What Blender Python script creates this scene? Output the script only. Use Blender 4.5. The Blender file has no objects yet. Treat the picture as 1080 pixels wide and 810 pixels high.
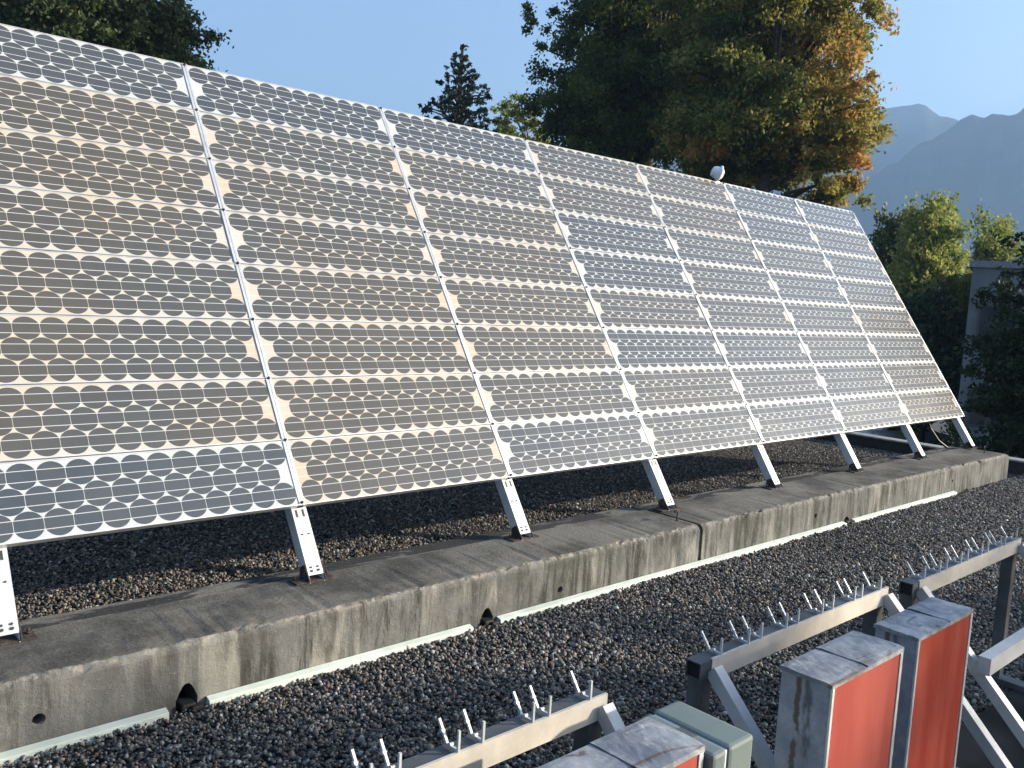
import bpy, bmesh, math, random
import numpy as np
from mathutils import Vector, Matrix
random.seed(7)
RNG = np.random.default_rng(11)
scene = bpy.context.scene
COL = scene.collection

# ---------------------------------------------------------------- camera
CAM = Vector((-0.6713, -3.3752, 0.977))
R_ = Vector((0.73712945, -0.67334618, 0.05696573))
U_ = Vector((0.02755408, 0.1141795, 0.99307795))
W_ = Vector((0.67518957, 0.73045736, -0.1027185))
FPX = 928.09
cam = bpy.data.cameras.new('camera'); cam.sensor_width = 36; cam.lens = FPX / 1080 * 36
cam.clip_start = 0.05; cam.clip_end = 30000
camo = bpy.data.objects.new('camera', cam); COL.objects.link(camo)
m = Matrix((R_, U_, -W_)).transposed().to_4x4(); m.translation = CAM
camo.matrix_world = m
scene.camera = camo
def at(px, py, d):                     # world point seen at that place, d metres deep
    return CAM + (R_ * ((px - 540) / FPX) + U_ * ((405 - py) / FPX) + W_) * d

# ---------------------------------------------------------------- light
SUNV = Vector((2.6, -1.9, 1.0)).normalized()
SUN_EL = math.asin(SUNV.z); SUN_AZ = math.atan2(SUNV.x, SUNV.y)
world = bpy.data.worlds.new('World'); scene.world = world; world.use_nodes = True
wn = world.node_tree.nodes; wl = world.node_tree.links
sky = wn.new('ShaderNodeTexSky'); sky.sky_type = 'NISHITA'; sky.sun_disc = False
sky.sun_elevation = SUN_EL; sky.sun_rotation = SUN_AZ
sky.altitude = 200; sky.air_density = 1.0; sky.dust_density = 2.0; sky.ozone_density = 2.6
wn['Background'].inputs[1].default_value = 0.15
wl.new(sky.outputs[0], wn['Background'].inputs[0])
sun = bpy.data.lights.new('sun', 'SUN'); sun.energy = 5.0; sun.angle = math.radians(0.6); sun.color = (1, 0.89, 0.72)
suno = bpy.data.objects.new('sun', sun); COL.objects.link(suno)
suno.rotation_euler = SUNV.to_track_quat('Z', 'Y').to_euler()
scene.view_settings.view_transform = 'Standard'; scene.view_settings.look = 'None'
scene.view_settings.exposure = 1.06; scene.view_settings.gamma = 1
scene.cycles.use_denoising = True
scene.cycles.max_bounces = 6; scene.cycles.volume_bounces = 0; scene.cycles.transparent_max_bounces = 8
scene.cycles.sample_clamp_indirect = 6

# ---------------------------------------------------------------- helpers: materials
class NT:
    def __init__(s, name, rough=0.6, metal=0.0, spec=0.5):
        s.m = bpy.data.materials.new(name); s.m.use_nodes = True
        s.t = s.m.node_tree; s.b = s.t.nodes['Principled BSDF']
        s.b.inputs['Roughness'].default_value = rough; s.b.inputs['Metallic'].default_value = metal
        s.b.inputs['Specular IOR Level'].default_value = spec
    def n(s, typ, **kw):
        x = s.t.nodes.new('ShaderNode' + typ)
        for k, v in kw.items(): setattr(x, k, v)
        return x
    def put(s, sock, v):
        if hasattr(v, 'is_output') or isinstance(v, bpy.types.NodeSocket): s.t.links.new(v, sock)
        elif isinstance(v, (tuple, list)) and len(v) == 3 and sock.type == 'RGBA': sock.default_value = (*v, 1)
        else: sock.default_value = v
    def math(s, op, a, b=None, c=None):
        x = s.n('Math', operation=op)
        for i, v in enumerate((a, b, c)):
            if v is not None: s.put(x.inputs[i], v)
        return x.outputs[0]
    def mix(s, f, a, b, mode='MIX'):
        x = s.n('Mix', data_type='RGBA', blend_type=mode)
        s.put(x.inputs[0], f); s.put(x.inputs[6], a); s.put(x.inputs[7], b)
        return x.outputs[2]
    def noise(s, scale, vec=None, detail=4, rough=.6, sc=None, out=0, dist=0):
        x = s.n('TexNoise'); x.inputs['Scale'].default_value = scale; x.inputs['Detail'].default_value = detail
        x.inputs['Roughness'].default_value = rough; x.inputs['Distortion'].default_value = dist
        if vec is None: vec = s.pos()
        if sc:
            mp = s.n('Mapping'); mp.inputs['Scale'].default_value = sc; s.put(mp.inputs[0], vec); vec = mp.outputs[0]
        s.put(x.inputs['Vector'], vec); return x.outputs[out]
    def pos(s): return s.n('NewGeometry').outputs['Position']
    def obj(s): return s.n('TexCoord').outputs['Object']
    def ramp(s, f, stops, interp='LINEAR'):
        x = s.n('ValToRGB'); x.color_ramp.interpolation = interp; e = x.color_ramp.elements
        while len(e) < len(stops): e.new(.5)
        for i, (p, c) in enumerate(stops):
            e[i].position = p; e[i].color = (*c, 1) if len(c) == 3 else c
        s.put(x.inputs[0], f); return x.outputs[0]
    def step(s, f, a, b):
        x = s.n('MapRange', interpolation_type='SMOOTHSTEP'); s.put(x.inputs[0], f)
        x.inputs[1].default_value = a; x.inputs[2].default_value = b; return x.outputs[0]
    def bump(s, h, strength=.3, dist=.01):
        x = s.n('Bump'); x.inputs['Strength'].default_value = strength; x.inputs['Distance'].default_value = dist
        s.put(x.inputs['Height'], h); s.t.links.new(x.outputs[0], s.b.inputs['Normal'])
    def col(s, v): s.put(s.b.inputs['Base Color'], v); return s
    def rough(s, v): s.put(s.b.inputs['Roughness'], v); return s

def simple(name, c, rough=.6, metal=0, var=.25, scale=12, spec=.5, bump=0):
    t = NT(name, rough, metal, spec)
    f = t.noise(scale, detail=5)
    t.col(t.mix(t.step(f, .3, .7), tuple(x * (1 - var) for x in c), tuple(min(1, x * (1 + var)) for x in c)))
    if bump: t.bump(t.noise(scale * 6), bump, .004)
    return t.m

# ---------------------------------------------------------------- helpers: objects
def link(name, me, mat=None, parent=None):
    o = bpy.data.objects.new(name, me); COL.objects.link(o)
    if mat is not None:
        for q in (mat if isinstance(mat, (list, tuple)) else [mat]): me.materials.append(q)
    if parent is not None: o.parent = parent
    return o
def tag(o, label=None, cat=None, group=None, kind=None):
    if label: o['label'] = label
    if cat: o['category'] = cat
    if group: o['group'] = group
    if kind: o['kind'] = kind
    return o
def empty(name, loc=(0, 0, 0), label=None, cat=None, group=None):
    o = bpy.data.objects.new(name, None); COL.objects.link(o); o.location = loc; o.empty_display_size = .2
    return tag(o, label, cat, group)
def copy_tree(o, parent=None):
    c = o.copy(); COL.objects.link(c)
    if parent is not None: c.parent = parent
    for ch in list(o.children): copy_tree(ch, c)
    return c
class MB:
    def __init__(s): s.b = bmesh.new()
    def poly(s, pts, mi=0):
        f = s.b.faces.new([s.b.verts.new(p) for p in pts]); f.material_index = mi; return f
    def box(s, x0, x1, y0, y1, z0, z1, bev=0, mi=0, M=None):
        r = bmesh.ops.create_cube(s.b, size=1)
        vs = r['verts']
        for v in vs: v.co = Vector((x0 + (v.co.x + .5) * (x1 - x0), y0 + (v.co.y + .5) * (y1 - y0), z0 + (v.co.z + .5) * (z1 - z0)))
        es = list({e for v in vs for e in v.link_edges})
        fs = list({f for v in vs for f in v.link_faces})
        if bev:
            rr = bmesh.ops.bevel(s.b, geom=es, offset=bev, segments=2, profile=.6, affect='EDGES')
            vs = list({v for f in rr['faces'] for v in f.verts} | {v for v in vs if v.is_valid})
            fs = list({f for v in vs for f in v.link_faces})
        if M is not None:
            for v in vs: v.co = M @ v.co
        for f in fs: f.material_index = mi
        return s
    def prism(s, pts, axis, a, b, mi=0):
        # pts in the plane normal to axis (x: (y,z)), extruded from a to b
        def P(p, t):
            return {'x': (t, p[0], p[1]), 'y': (p[0], t, p[1]), 'z': (p[0], p[1], t)}[axis]
        A = [s.b.verts.new(P(p, a)) for p in pts]; B = [s.b.verts.new(P(p, b)) for p in pts]
        n = len(pts)
        fs = [s.b.faces.new(A[::-1]), s.b.faces.new(B)]
        for i in range(n): fs.append(s.b.faces.new([A[i], A[(i + 1) % n], B[(i + 1) % n], B[i]]))
        for f in fs: f.material_index = mi
        return s
    def cyl(s, p, q, r0, r1=None, n=12, mi=0, cap=True, smooth=True):
        p = Vector(p); q = Vector(q); r1 = r0 if r1 is None else r1
        d = (q - p).normalized(); a = d.orthogonal().normalized(); c = d.cross(a)
        A = []; B = []
        for i in range(n):
            t = 2 * math.pi * i / n; k = a * math.cos(t) + c * math.sin(t)
            A.append(s.b.verts.new(p + k * r0)); B.append(s.b.verts.new(q + k * r1))
        for i in range(n):
            f = s.b.faces.new([A[i], A[(i + 1) % n], B[(i + 1) % n], B[i]]); f.smooth = smooth; f.material_index = mi
        if cap: s.b.faces.new(A[::-1]).material_index = mi; s.b.faces.new(B).material_index = mi
        return s
    def tube(s, pts, radii, n=8):
        for i in range(len(pts) - 1): s.cyl(pts[i], pts[i + 1], radii[i], radii[i + 1], n, cap=False)
        return s
    def beam(s, p, q, w, h, up=(0, 0, 1), mi=0):      # box along p-q, w sideways, h along 'up'
        p = Vector(p); q = Vector(q); d = (q - p).normalized(); L = (q - p).length
        side = d.cross(Vector(up)).normalized(); u = side.cross(d)
        M = Matrix((d, side, u)).transposed().to_4x4(); M.translation = p
        return s.box(0, L, -w / 2, w / 2, -h / 2, h / 2, 0, mi, M)
    def build(s, name, mat=None, parent=None):
        bmesh.ops.recalc_face_normals(s.b, faces=s.b.faces[:])
        me = bpy.data.meshes.new(name); s.b.to_mesh(me); s.b.free()
        return link(name, me, mat, parent)

def quads_mesh(name, V, F, mat, parent=None, attr=None, smooth=False):
    me = bpy.data.meshes.new(name)
    n, k = F.shape
    me.vertices.add(len(V)); me.vertices.foreach_set('co', V.astype(np.float32).ravel())
    me.loops.add(n * k); me.loops.foreach_set('vertex_index', F.astype(np.int32).ravel())
    me.polygons.add(n); me.polygons.foreach_set('loop_start', np.arange(0, n * k, k, dtype=np.int32))
    me.polygons.foreach_set('loop_total', np.full(n, k, dtype=np.int32))
    if smooth: me.polygons.foreach_set('use_smooth', np.ones(n, bool))
    me.update(calc_edges=True)
    if attr is not None:
        a = me.attributes.new('tint', 'FLOAT', 'POINT'); a.data.foreach_set('value', attr.astype(np.float32))
    return link(name, me, mat, parent)

# ---------------------------------------------------------------- numbers of the place
TILT = 0.981; CT, ST = math.cos(TILT), math.sin(TILT)
PITCH = 1.24; PV = 0.3133; NROW = 8; NCOL = 7
ZT = -0.302           # top of the concrete beam
G = -0.544            # gravel
YF = -0.459           # beam front face
YR = 0.095            # beam rear face
XE = 8.66
GROUND = -5.5
PX = 9.12             # roof edge

# ---------------------------------------------------------------- materials
def mat_concrete(name, base=(.16, .161, .152)):
    t = NT(name, .9, spec=.25)
    P = t.pos()
    big = t.noise(2.2, P, 9, .72); fine = t.noise(60, P, 6, .7); mid = t.noise(9, P, 5)
    sep = t.n('SeparateXYZ'); t.put(sep.inputs[0], P); z = sep.outputs[2]; y = sep.outputs[1]
    front = t.math('LESS_THAN', y, YF + .02)
    # vertical run-off streaks on the face
    st = t.noise(1, P, 8, .75, sc=(13, 1, 1.4), dist=.9); st2 = t.noise(1, P, 4, .65, sc=(2.3, 1, 2.0), dist=.8)
    c = t.ramp(t.step(mid, .25, .75), [(0, tuple(x * .72 for x in base)), (1, tuple(x * 1.15 for x in base))])
    # weathered top skin, grey brown, darker than the cast face
    topc = t.mix(t.step(big, .35, .65), (.065, .06, .05), (.185, .17, .14))
    c = t.mix(front, topc, c)
    dark = t.math('MULTIPLY', t.math('MULTIPLY', t.step(st, .45, .6), t.step(t.noise(1.7, P, 3), .3, .55)), .9)
    c = t.mix(t.math('MULTIPLY', dark, front), c, (.04, .039, .033))
    lime = t.math('MULTIPLY', t.step(t.noise(1, P, 4, .6, sc=(9, 1, 1.4), dist=.5), .54, .72), .7)
    c = t.mix(t.math('MULTIPLY', lime, front), c, (.34, .33, .285))
    c = t.mix(t.math('MULTIPLY', t.step(st2, .5, .75), t.math('MULTIPLY', front, .55)), c, (.06, .068, .05))
    # damp stains on the rear ledge
    rear = t.math('GREATER_THAN', y, -.03)
    damp = t.math('MULTIPLY', t.step(t.noise(1, P, 6, .62, sc=(2.6, 11, 1), dist=.5), .43, .51), rear)
    c = t.mix(t.math('MULTIPLY', damp, .9), c, (.03, .029, .028))
    c = t.mix(t.math('MULTIPLY', rear, t.math('MULTIPLY', t.math('SUBTRACT', 1.0, damp), .5)), c, (.22, .205, .175))
    jl = t.math('MULTIPLY', t.math('GREATER_THAN', y, -.058), t.math('LESS_THAN', y, -.036))
    c = t.mix(t.math('MULTIPLY', jl, .75), c, t.mix(t.step(t.noise(5, P, 3), .45, .6), (.03, .03, .03), (.4, .38, .33)))
    # aggregate showing along the worn front arris
    ar = t.math('MULTIPLY', t.step(z, ZT - .028, ZT - .008), t.math('LESS_THAN', t.math('ADD', y, t.math('MULTIPLY', mid, .05)), YF + .05))
    c = t.mix(t.math('MULTIPLY', ar, t.step(t.noise(34, P, 6, .75), .42, .66)), c, (.33, .30, .245))
    c = t.mix(t.step(fine, .55, .8), c, t.mix(.4, c, (.42, .41, .37)))
    pit = t.n('TexVoronoi'); pit.inputs['Scale'].default_value = 75; t.put(pit.inputs['Vector'], P)
    c = t.mix(t.math('MULTIPLY', t.step(pit.outputs['Distance'], .16, .05), .7), c, (.05, .05, .045))
    t.col(c)
    t.bump(t.math('ADD', fine, t.math('MULTIPLY', mid, .6)), .5, .012)
    return t.m
M_CONC = mat_concrete('weathered_concrete')

def mat_alu(name, c=(.72, .72, .7), rough=.38):
    t = NT(name, rough, .55, .5)
    f = t.noise(6, t.pos(), 6, .7); g = t.noise(1, t.pos(), 4, .6, sc=(80, 80, 6))
    t.col(t.mix(t.step(f, .35, .75), c, tuple(x * .72 for x in c)))
    t.rough(t.math('ADD', t.math('MULTIPLY', g, .25), rough - .08))
    return t.m
M_ALU = mat_alu('brushed_aluminium', (.60, .62, .62), .42)
M_ALU.node_tree.nodes['Principled BSDF'].inputs['Metallic'].default_value = .15
M_GALV = mat_alu('galvanised_steel', (.5, .5, .49), .5)
M_FRAME = mat_alu('module_frame_aluminium', (.7, .7, .7), .35)
M_DARK = simple('dark_interior', (.012, .012, .012), .9)
M_BOLT = simple('zinc_bolt', (.8, .8, .8), .3, .6)
def mat_rust():
    t = NT('rusty_steel', .85)
    t.col(t.ramp(t.noise(22, detail=6, rough=.7), [(.3, (.02, .014, .012)), (.5, (.045, .032, .026)), (.7, (.14, .11, .09))]))
    t.bump(t.noise(90), .5, .004); return t.m
M_RUST = mat_rust()

def mat_module():
    t = NT('solar_glass', .22, spec=.75)
    tc = t.n('TexCoord').outputs['Object']; oi = t.n('ObjectInfo')
    s = t.n('SeparateXYZ'); t.put(s.inputs[0], tc); x, y = s.outputs[0], s.outputs[1]
    p = .1005; R = .0527; rp = .0943
    ax = t.math('ABSOLUTE', x)
    cells = None; bars = None; idx = None
    for r in (-1, 0, 1):
        off = 5.5 if r == 0 else 6.0
        u = t.math('ADD', t.math('DIVIDE', x, p), off)
        dx = t.math('MULTIPLY', t.math('SUBTRACT', t.math('FRACT', u), .5), p)
        dy = t.math('SUBTRACT', y, r * rp)
        d2 = t.math('ADD', t.math('MULTIPLY', dx, dx), t.math('MULTIPLY', dy, dy))
        mk = t.math('MULTIPLY', t.math('LESS_THAN', d2, R * R), t.math('LESS_THAN', t.math('ABSOLUTE', dx), p / 2 - .0009))
        mk = t.math('MULTIPLY', mk, t.math('LESS_THAN', ax, (5.5 if r == 0 else 6) * p))
        cells = mk if cells is None else t.math('MAXIMUM', cells, mk)
        b = t.math('LESS_THAN', t.math('ABSOLUTE', t.math('SUBTRACT', t.math('ABSOLUTE', dy), .0222)), .0014)
        bars = b if bars is None else t.math('MAXIMUM', bars, b)
        i = t.math('MULTIPLY', mk, t.math('ADD', t.math('FLOOR', u), 20.0 * (r + 2)))
        idx = i if idx is None else t.math('MAXIMUM', idx, i)
    bars = t.math('MULTIPLY', bars, t.math('LESS_THAN', ax, .598))
    wnz = t.n('TexWhiteNoise', noise_dimensions='2D'); cv = t.n('CombineXYZ')
    t.put(cv.inputs[0], idx); t.put(cv.inputs[1], t.math('MULTIPLY', oi.outputs['Random'], 97)); t.put(wnz.inputs['Vector'], cv.outputs[0])
    sc = t.n('SeparateColor'); t.put(sc.inputs[0], oi.outputs['Color'])
    brown = sc.outputs[0]
    P = t.pos()
    # browning is patchy inside a module, reflection edges painted in with it
    nb = t.step(t.noise(1.1, P, 2), .36, .56)
    brown = t.math('MULTIPLY', brown, t.math('ADD', .6, t.math('MULTIPLY', nb, .4)))
    cell = t.mix(brown, (.028, .041, .056), (.058, .051, .038))
    cell = t.mix(t.math('MULTIPLY', wnz.outputs['Value'], .22), cell, (.085, .082, .075))
    # fine grid fingers soften the blue near the rim of every cell
    back = t.mix(brown, (.48, .52, .53), (.49, .44, .35))
    st = t.step(t.noise(7, P, 3, .5), .45, .68)
    back = t.mix(t.math('MULTIPLY', t.math('MULTIPLY', st, brown), .45), back, (.56, .39, .25))
    end = t.math('MULTIPLY', t.math('GREATER_THAN', ax, .545), t.math('LESS_THAN', t.math('ABSOLUTE', y), .06))
    back = t.mix(t.math('MULTIPLY', t.math('MULTIPLY', end, brown), t.math('MULTIPLY', t.step(wnz_obj(t, oi), .35, 1.1), .8)), back, (.54, .35, .22))
    c = t.mix(cells, back, cell)
    c = t.mix(t.math('MULTIPLY', bars, .9), c, (.58, .6, .6))
    # dust film washed towards the lower edges
    dust = t.math('ADD', .035, t.math('MULTIPLY', t.noise(3.5, P, 6, .7), .07))
    c = t.mix(dust, c, (.42, .4, .36))
    t.col(c)
    t.rough(t.math('ADD', .13, t.math('MULTIPLY', t.noise(5, P, 5), .16)))
    t.bump(t.noise(1.6, P, 2), .12, .03)
    t.b.inputs['Coat Weight'].default_value = .0
    return t.m
def wnz_obj(t, oi):
    w = t.n('TexWhiteNoise', noise_dimensions='1D'); t.put(w.inputs['W'], t.math('MULTIPLY', oi.outputs['Random'], 31)); return w.outputs['Value']
M_MOD = mat_module()

def mat_gravel():
    t = NT('gravel_stone', .8, spec=.3)
    r = t.n('NewGeometry').outputs['Random Per Island']
    c = t.ramp(r, [(0, (.03, .031, .032)), (.28, (.08, .08, .077)), (.45, (.14, .125, .105)), (.62, (.21, .20, .18)), (.76, (.2, .12, .09)), (.86, (.30, .27, .22)), (.95, (.4, .38, .34)), (1, (.6, .58, .54))])
    t.col(t.mix(t.math('MULTIPLY', t.noise(160, t.pos(), 3), .5), c, (.09, .085, .08)))
    return t.m
M_GRAV = mat_gravel()
def mat_roof():
    t = NT('gravel_bed', .95, spec=.1)
    v = t.n('TexVoronoi'); v.inputs['Scale'].default_value = 42; t.put(v.inputs['Vector'], t.pos())
    s = t.n('SeparateColor'); t.put(s.inputs[0], v.outputs['Color'])
    c = t.ramp(s.outputs[0], [(0, (.03, .03, .032)), (.5, (.1, .095, .09)), (.8, (.17, .15, .13)), (1, (.3, .28, .26))])
    t.col(t.mix(t.step(v.outputs['Distance'], .3, .75), c, (.015, .015, .015)))
    t.bump(t.math('SUBTRACT', 1.0, v.outputs['Distance']), .9, .02); return t.m
M_ROOF = mat_roof()
def mat_leaf(name, stops, trans=.35):
    t = NT(name, .65, spec=.25)
    a = t.n('Attribute', attribute_name='tint').outputs['Fac']
    c = t.ramp(a, stops); t.col(c)
    tr = t.n('BsdfTranslucent'); t.put(tr.inputs[0], c)
    mx = t.n('MixShader'); mx.inputs[0].default_value = trans
    t.t.links.new(t.b.outputs[0], mx.inputs[1]); t.t.links.new(tr.outputs[0], mx.inputs[2])
    t.t.links.new(mx.outputs[0], t.t.nodes['Material Output'].inputs[0]); return t.m
L_DARK = mat_leaf('evergreen_leaf', [(0, (.018, .032, .012)), (.5, (.045, .068, .02)), (1, (.11, .13, .035))], .2)
L_AUT = mat_leaf('autumn_leaf', [(0, (.045, .075, .02)), (.35, (.16, .185, .04)), (.6, (.33, .28, .07)), (.8, (.45, .26, .07)), (1, (.50, .20, .08))], .5)
L_YEL = mat_leaf('pale_leaf', [(0, (.07, .11, .03)), (.5, (.20, .24, .06)), (1, (.40, .40, .12))], .5)
L_SPR = mat_leaf('spruce_needle', [(0, (.012, .03, .02)), (1, (.035, .06, .035))], .15)
M_BARK = simple('tree_bark', (.05, .04, .03), .9, 0, .4, 8, bump=.6)

# ================================================================ THE SETTING
g = MB(); g.poly([(-1490, -590, GROUND), (3890, -590, GROUND), (3890, 3890, GROUND), (-1490, 3890, GROUND)])
t = NT('asphalt_ground', .9); P = t.pos()
t.col(t.mix(t.step(t.noise(.25, P, 5), .35, .65), (.045, .047, .05), (.09, .09, .088))); t.bump(t.noise(40, P), .3, .01)
tag(g.build('ground', t.m), kind='structure')

# mountains: a closed relief, rising to the right of the picture
def ridge(name, stops, dist, depth, base, seed, mat):
    # stops: (azimuth from camera axis in degrees to the right, elevation in degrees)
    rng = np.random.default_rng(seed)
    A = np.linspace(stops[0][0], stops[-1][0], 260); Rr = np.linspace(0, 1, 60)
    el = np.interp(A, [s[0] for s in stops], [s[1] for s in stops])
    ph = rng.uniform(0, 6.28, 14); n1 = sum(np.sin(A * f + p_) / f for f, p_ in zip((1.1, 1.9, 3.1, 4.7, 7.3, 11.9), ph))
    top = np.tan(np.radians(el)) * dist * 1.0 + n1 * 9
    yaw = math.atan2(W_.x, W_.y)
    V = []
    for j, r in enumerate(Rr):
        d = dist - depth * .5 + r * depth * 1.0
        prof = (1 - abs(r - .5) * 2) ** .85
        spur = sum(np.sin(A * f + p_ + r * 4 * np.sin(A * .7 + p_)) / f for f, p_ in zip((1.7, 3.3, 6.1, 9.7), ph[6:])) * .13 * (1 - prof) * prof * 4
        h = base + (top - base) * np.clip(prof + spur * .5, 0, 1.0) if j not in (0, 59) else np.full_like(A, base)
        a = np.radians(A) + yaw
        V.append(np.stack([CAM.x + np.sin(a) * d, CAM.y + np.cos(a) * d, h], 1))
    V = np.concatenate(V); na = len(A)
    i = np.arange(59)[:, None] * na + np.arange(na - 1)[None]
    F = np.stack([i, i + 1, i + 1 + na, i + na], -1).reshape(-1, 4)
    return tag(quads_mesh(name, V, F, mat, smooth=True), kind='structure')
t = NT('wooded_slope', .95, spec=.1); P = t.pos()
t.col(t.mix(t.step(t.noise(.012, P, 8, .65), .35, .65), (.02, .035, .015), (.06, .07, .03)))
M_MT = t.m
ridge('mountain_ridge', [(-55, 0), (-30, 5), (-12, 6), (0, 7), (10, 9), (15, 10.4), (18, 11.6), (20.5, 12.15), (22, 12.2), (23.2, 12.0), (24.6, 11.5), (26.2, 11.1), (30, 11.4), (40, 10), (50, 0)], 3000, 1300, GROUND - 1, 3, M_MT)
ridge('mountain_slope', [(8, 0), (14, 4), (19, 7.2), (23.5, 9.8), (25.8, 11.2), (27.0, 11.6), (28.0, 11.7), (30, 12.6), (34, 13.6), (45, 13), (53, 0)], 2300, 1100, GROUND - 1, 9, M_MT)

# air
hz = MB(); hz.box(-1500, 3900, -600, 3900, GROUND - 1, 800)
hm = bpy.data.materials.new('air_haze'); hm.use_nodes = True
hm.node_tree.nodes.remove(hm.node_tree.nodes['Principled BSDF'])
pv = hm.node_tree.nodes.new('ShaderNodeVolumePrincipled'); pv.inputs['Color'].default_value = (.39, .63, 1, 1)
pv.inputs['Density'].default_value = .00037; pv.inputs['Anisotropy'].default_value = .1
hm.node_tree.links.new(pv.outputs[0], hm.node_tree.nodes['Material Output'].inputs['Volume'])
tag(hz.build('haze', hm), kind='stuff')

# flat roof deck the array stands on
rf = MB(); rf.box(-14, PX + .25, -9, 11, GROUND + .01, G - .012)
tag(rf.build('flat_roof', M_ROOF), kind='structure')

def gravel(name, x0, x1, y0, y1, n, seed):
    rng = np.random.default_rng(seed)
    ico = bmesh.new(); bmesh.ops.create_icosphere(ico, subdivisions=1, radius=1)
    V0 = np.array([v.co[:] for v in ico.verts]); F0 = np.array([[v.index for v in f.verts] for f in ico.faces]); ico.free()
    nv = len(V0)
    r = np.clip(rng.lognormal(math.log(.0064), .28, n), .005, .019)
    S = np.stack([r * rng.uniform(.9, 1.5, n), r * rng.uniform(.8, 1.15, n), r * rng.uniform(.5, .85, n)], 1)
    q = rng.normal(size=(n, 4)); q[:, 1:3] *= .45; q /= np.linalg.norm(q, axis=1)[:, None]
    w, x, y, z = q.T
    Rm = np.stack([1 - 2 * (y * y + z * z), 2 * (x * y - z * w), 2 * (x * z + y * w), 2 * (x * y + z * w), 1 - 2 * (x * x + z * z), 2 * (y * z - x * w), 2 * (x * z - y * w), 2 * (y * z + x * w), 1 - 2 * (x * x + y * y)], 1).reshape(n, 3, 3)
    C = np.stack([rng.uniform(x0, x1, n), rng.uniform(y0, y1, n), G - .006 + rng.uniform(-.004, .011, n)], 1)
    C[:, 2] += .004 * np.sin(C[:, 0] * 3.1 + 2 * np.sin(C[:, 1] * 2.3)) * np.sin(C[:, 1] * 4.3 + C[:, 0])
    S *= (1 + .16 * np.sin(C[:, 0] * 1.9 + 1.3) * np.sin(C[:, 1] * 3.7 + C[:, 0] * .8))[:, None]
    V = V0[None] * (1 + rng.normal(0, .12, (n, nv, 1))) * S[:, None, :]
    V = np.einsum('nij,nkj->nki', Rm, V) + C[:, None]
    F = (F0[None] + (np.arange(n) * nv)[:, None, None]).reshape(-1, 3)
    o = quads_mesh(name, V.reshape(-1, 3), F, M_GRAV, smooth=False)
    return tag(o, label=None, kind='stuff')
o = gravel('roof_gravel', -1.2, PX - .05, -2.95, YF - .018, 175000, 5); o['label'] = 'grey river gravel covering the roof in front of the concrete plinth'; o['category'] = 'gravel'
o = gravel('roof_gravel', -.4, PX - .05, YR + .003, 2.3, 105000, 6); o['label'] = 'brown and grey gravel behind the plinth, under the panels'; o['category'] = 'gravel'

# ---------------------------------------------------------------- roof parapet
par = empty('roof_parapet', (PX, 0, G), 'low roof edge upstand with pale metal capping at the far end of the gravel', 'parapet')
b = MB(); b.box(0, .14, -8, 10, -.012, .11); b.build('upstand', simple('shaded_upstand', (.035, .033, .033), .8), par)  # near-black colour carries the shade on the inner face
b = MB(); b.box(-.02, .16, -8, 10, .112, .13, .004); b.build('coping', simple('coping_sheet', (.3, .3, .28), .6), par)

# ---------------------------------------------------------------- concrete beams
def conc_beam(x0, x1, notches, holes, seed):
    rng = random.Random(seed)
    H = G - .03 - ZT     # negative
    prof = [(YF + .006, G - .03), (YF, G - .01), (YF, ZT - .03), (YF + .004, ZT - .011), (YF + .014, ZT - .002), (YF + .035, ZT), (-.055, ZT), (-.05, ZT - .002), (-.046, ZT - .011), (-.04, ZT - .011), (YR - .012, ZT - .012), (YR, ZT - .02), (YR, G - .03)]
    bm = bmesh.new(); rings = []
    n = int((x1 - x0) / .035)
    for i in range(n + 1):
        x = x0 + (x1 - x0) * i / n; ring = []
        e = 0 if 0 < i < n else .006
        for k, (y, z) in enumerate(prof):
            j = .0028 if k in (3, 4, 5) else (.0012 if k in (1, 2, 7, 8, 11) else 0)
            if k in (3, 4) and rng.random() < .10: j = .008
            ring.append(bm.verts.new((x, y + abs(rng.gauss(0, j)) + (e if k in (3, 4) else 0), z - abs(rng.gauss(0, j)) - e)))
        rings.append(ring)
    m_ = len(prof)
    for a, b_ in zip(rings, rings[1:]):
        for k in range(m_): bm.faces.new([a[k], a[(k + 1) % m_], b_[(k + 1) % m_], b_[k]])
    bm.faces.new(rings[0]); bm.faces.new(rings[-1][::-1])
    bmesh.ops.recalc_face_normals(bm, faces=bm.faces[:])
    me = bpy.data.meshes.new('concrete_beam'); bm.to_mesh(me); bm.free()
    o = link('concrete_beam', me, M_CONC)
    c = MB()
    for xn, w, h in notches:
        pts = [(xn - w * .62, G - .06)] + [(xn + w * .5 * math.cos(a) * (1 + .12 * math.sin(a * 5)), G - .01 + h * math.sin(a) ** .8) for a in [math.pi - i * math.pi / 9 for i in range(10)]] + [(xn + w * .6, G - .06)]
        c.prism(pts, 'y', YF - .1, YF + .3)
    for xh, zh, r in holes:
        c.cyl((xh, YF - .1, zh), (xh, YF + .14, zh), r, n=14)
    co = c.build('cutter')
    md = o.modifiers.new('b', 'BOOLEAN'); md.object = co; md.operation = 'DIFFERENCE'; md.solver = 'EXACT'
    dg = bpy.context.evaluated_depsgraph_get(); me2 = bpy.data.meshes.new_from_object(o.evaluated_get(dg))
    o.modifiers.clear(); o.data = me2; me2.name = 'concrete_beam'
    bpy.data.objects.remove(co)
    return o
XJ = 3.60
b1 = conc_beam(-1.9, XJ - .015, [(.55, .075, .10), (1.95, .075, .085)], [(.075, -.447, .02), (2.43, -.475, .018)], 1)
tag(b1, 'long stained concrete plinth beam in the foreground, left of the joint', 'concrete beam', 'concrete beams under the panels')
b2 = conc_beam(XJ + .015, XE, [(5.4, .085, .06)], [(4.94, -.43, .017), (7.3, -.43, .015)], 2)
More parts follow.
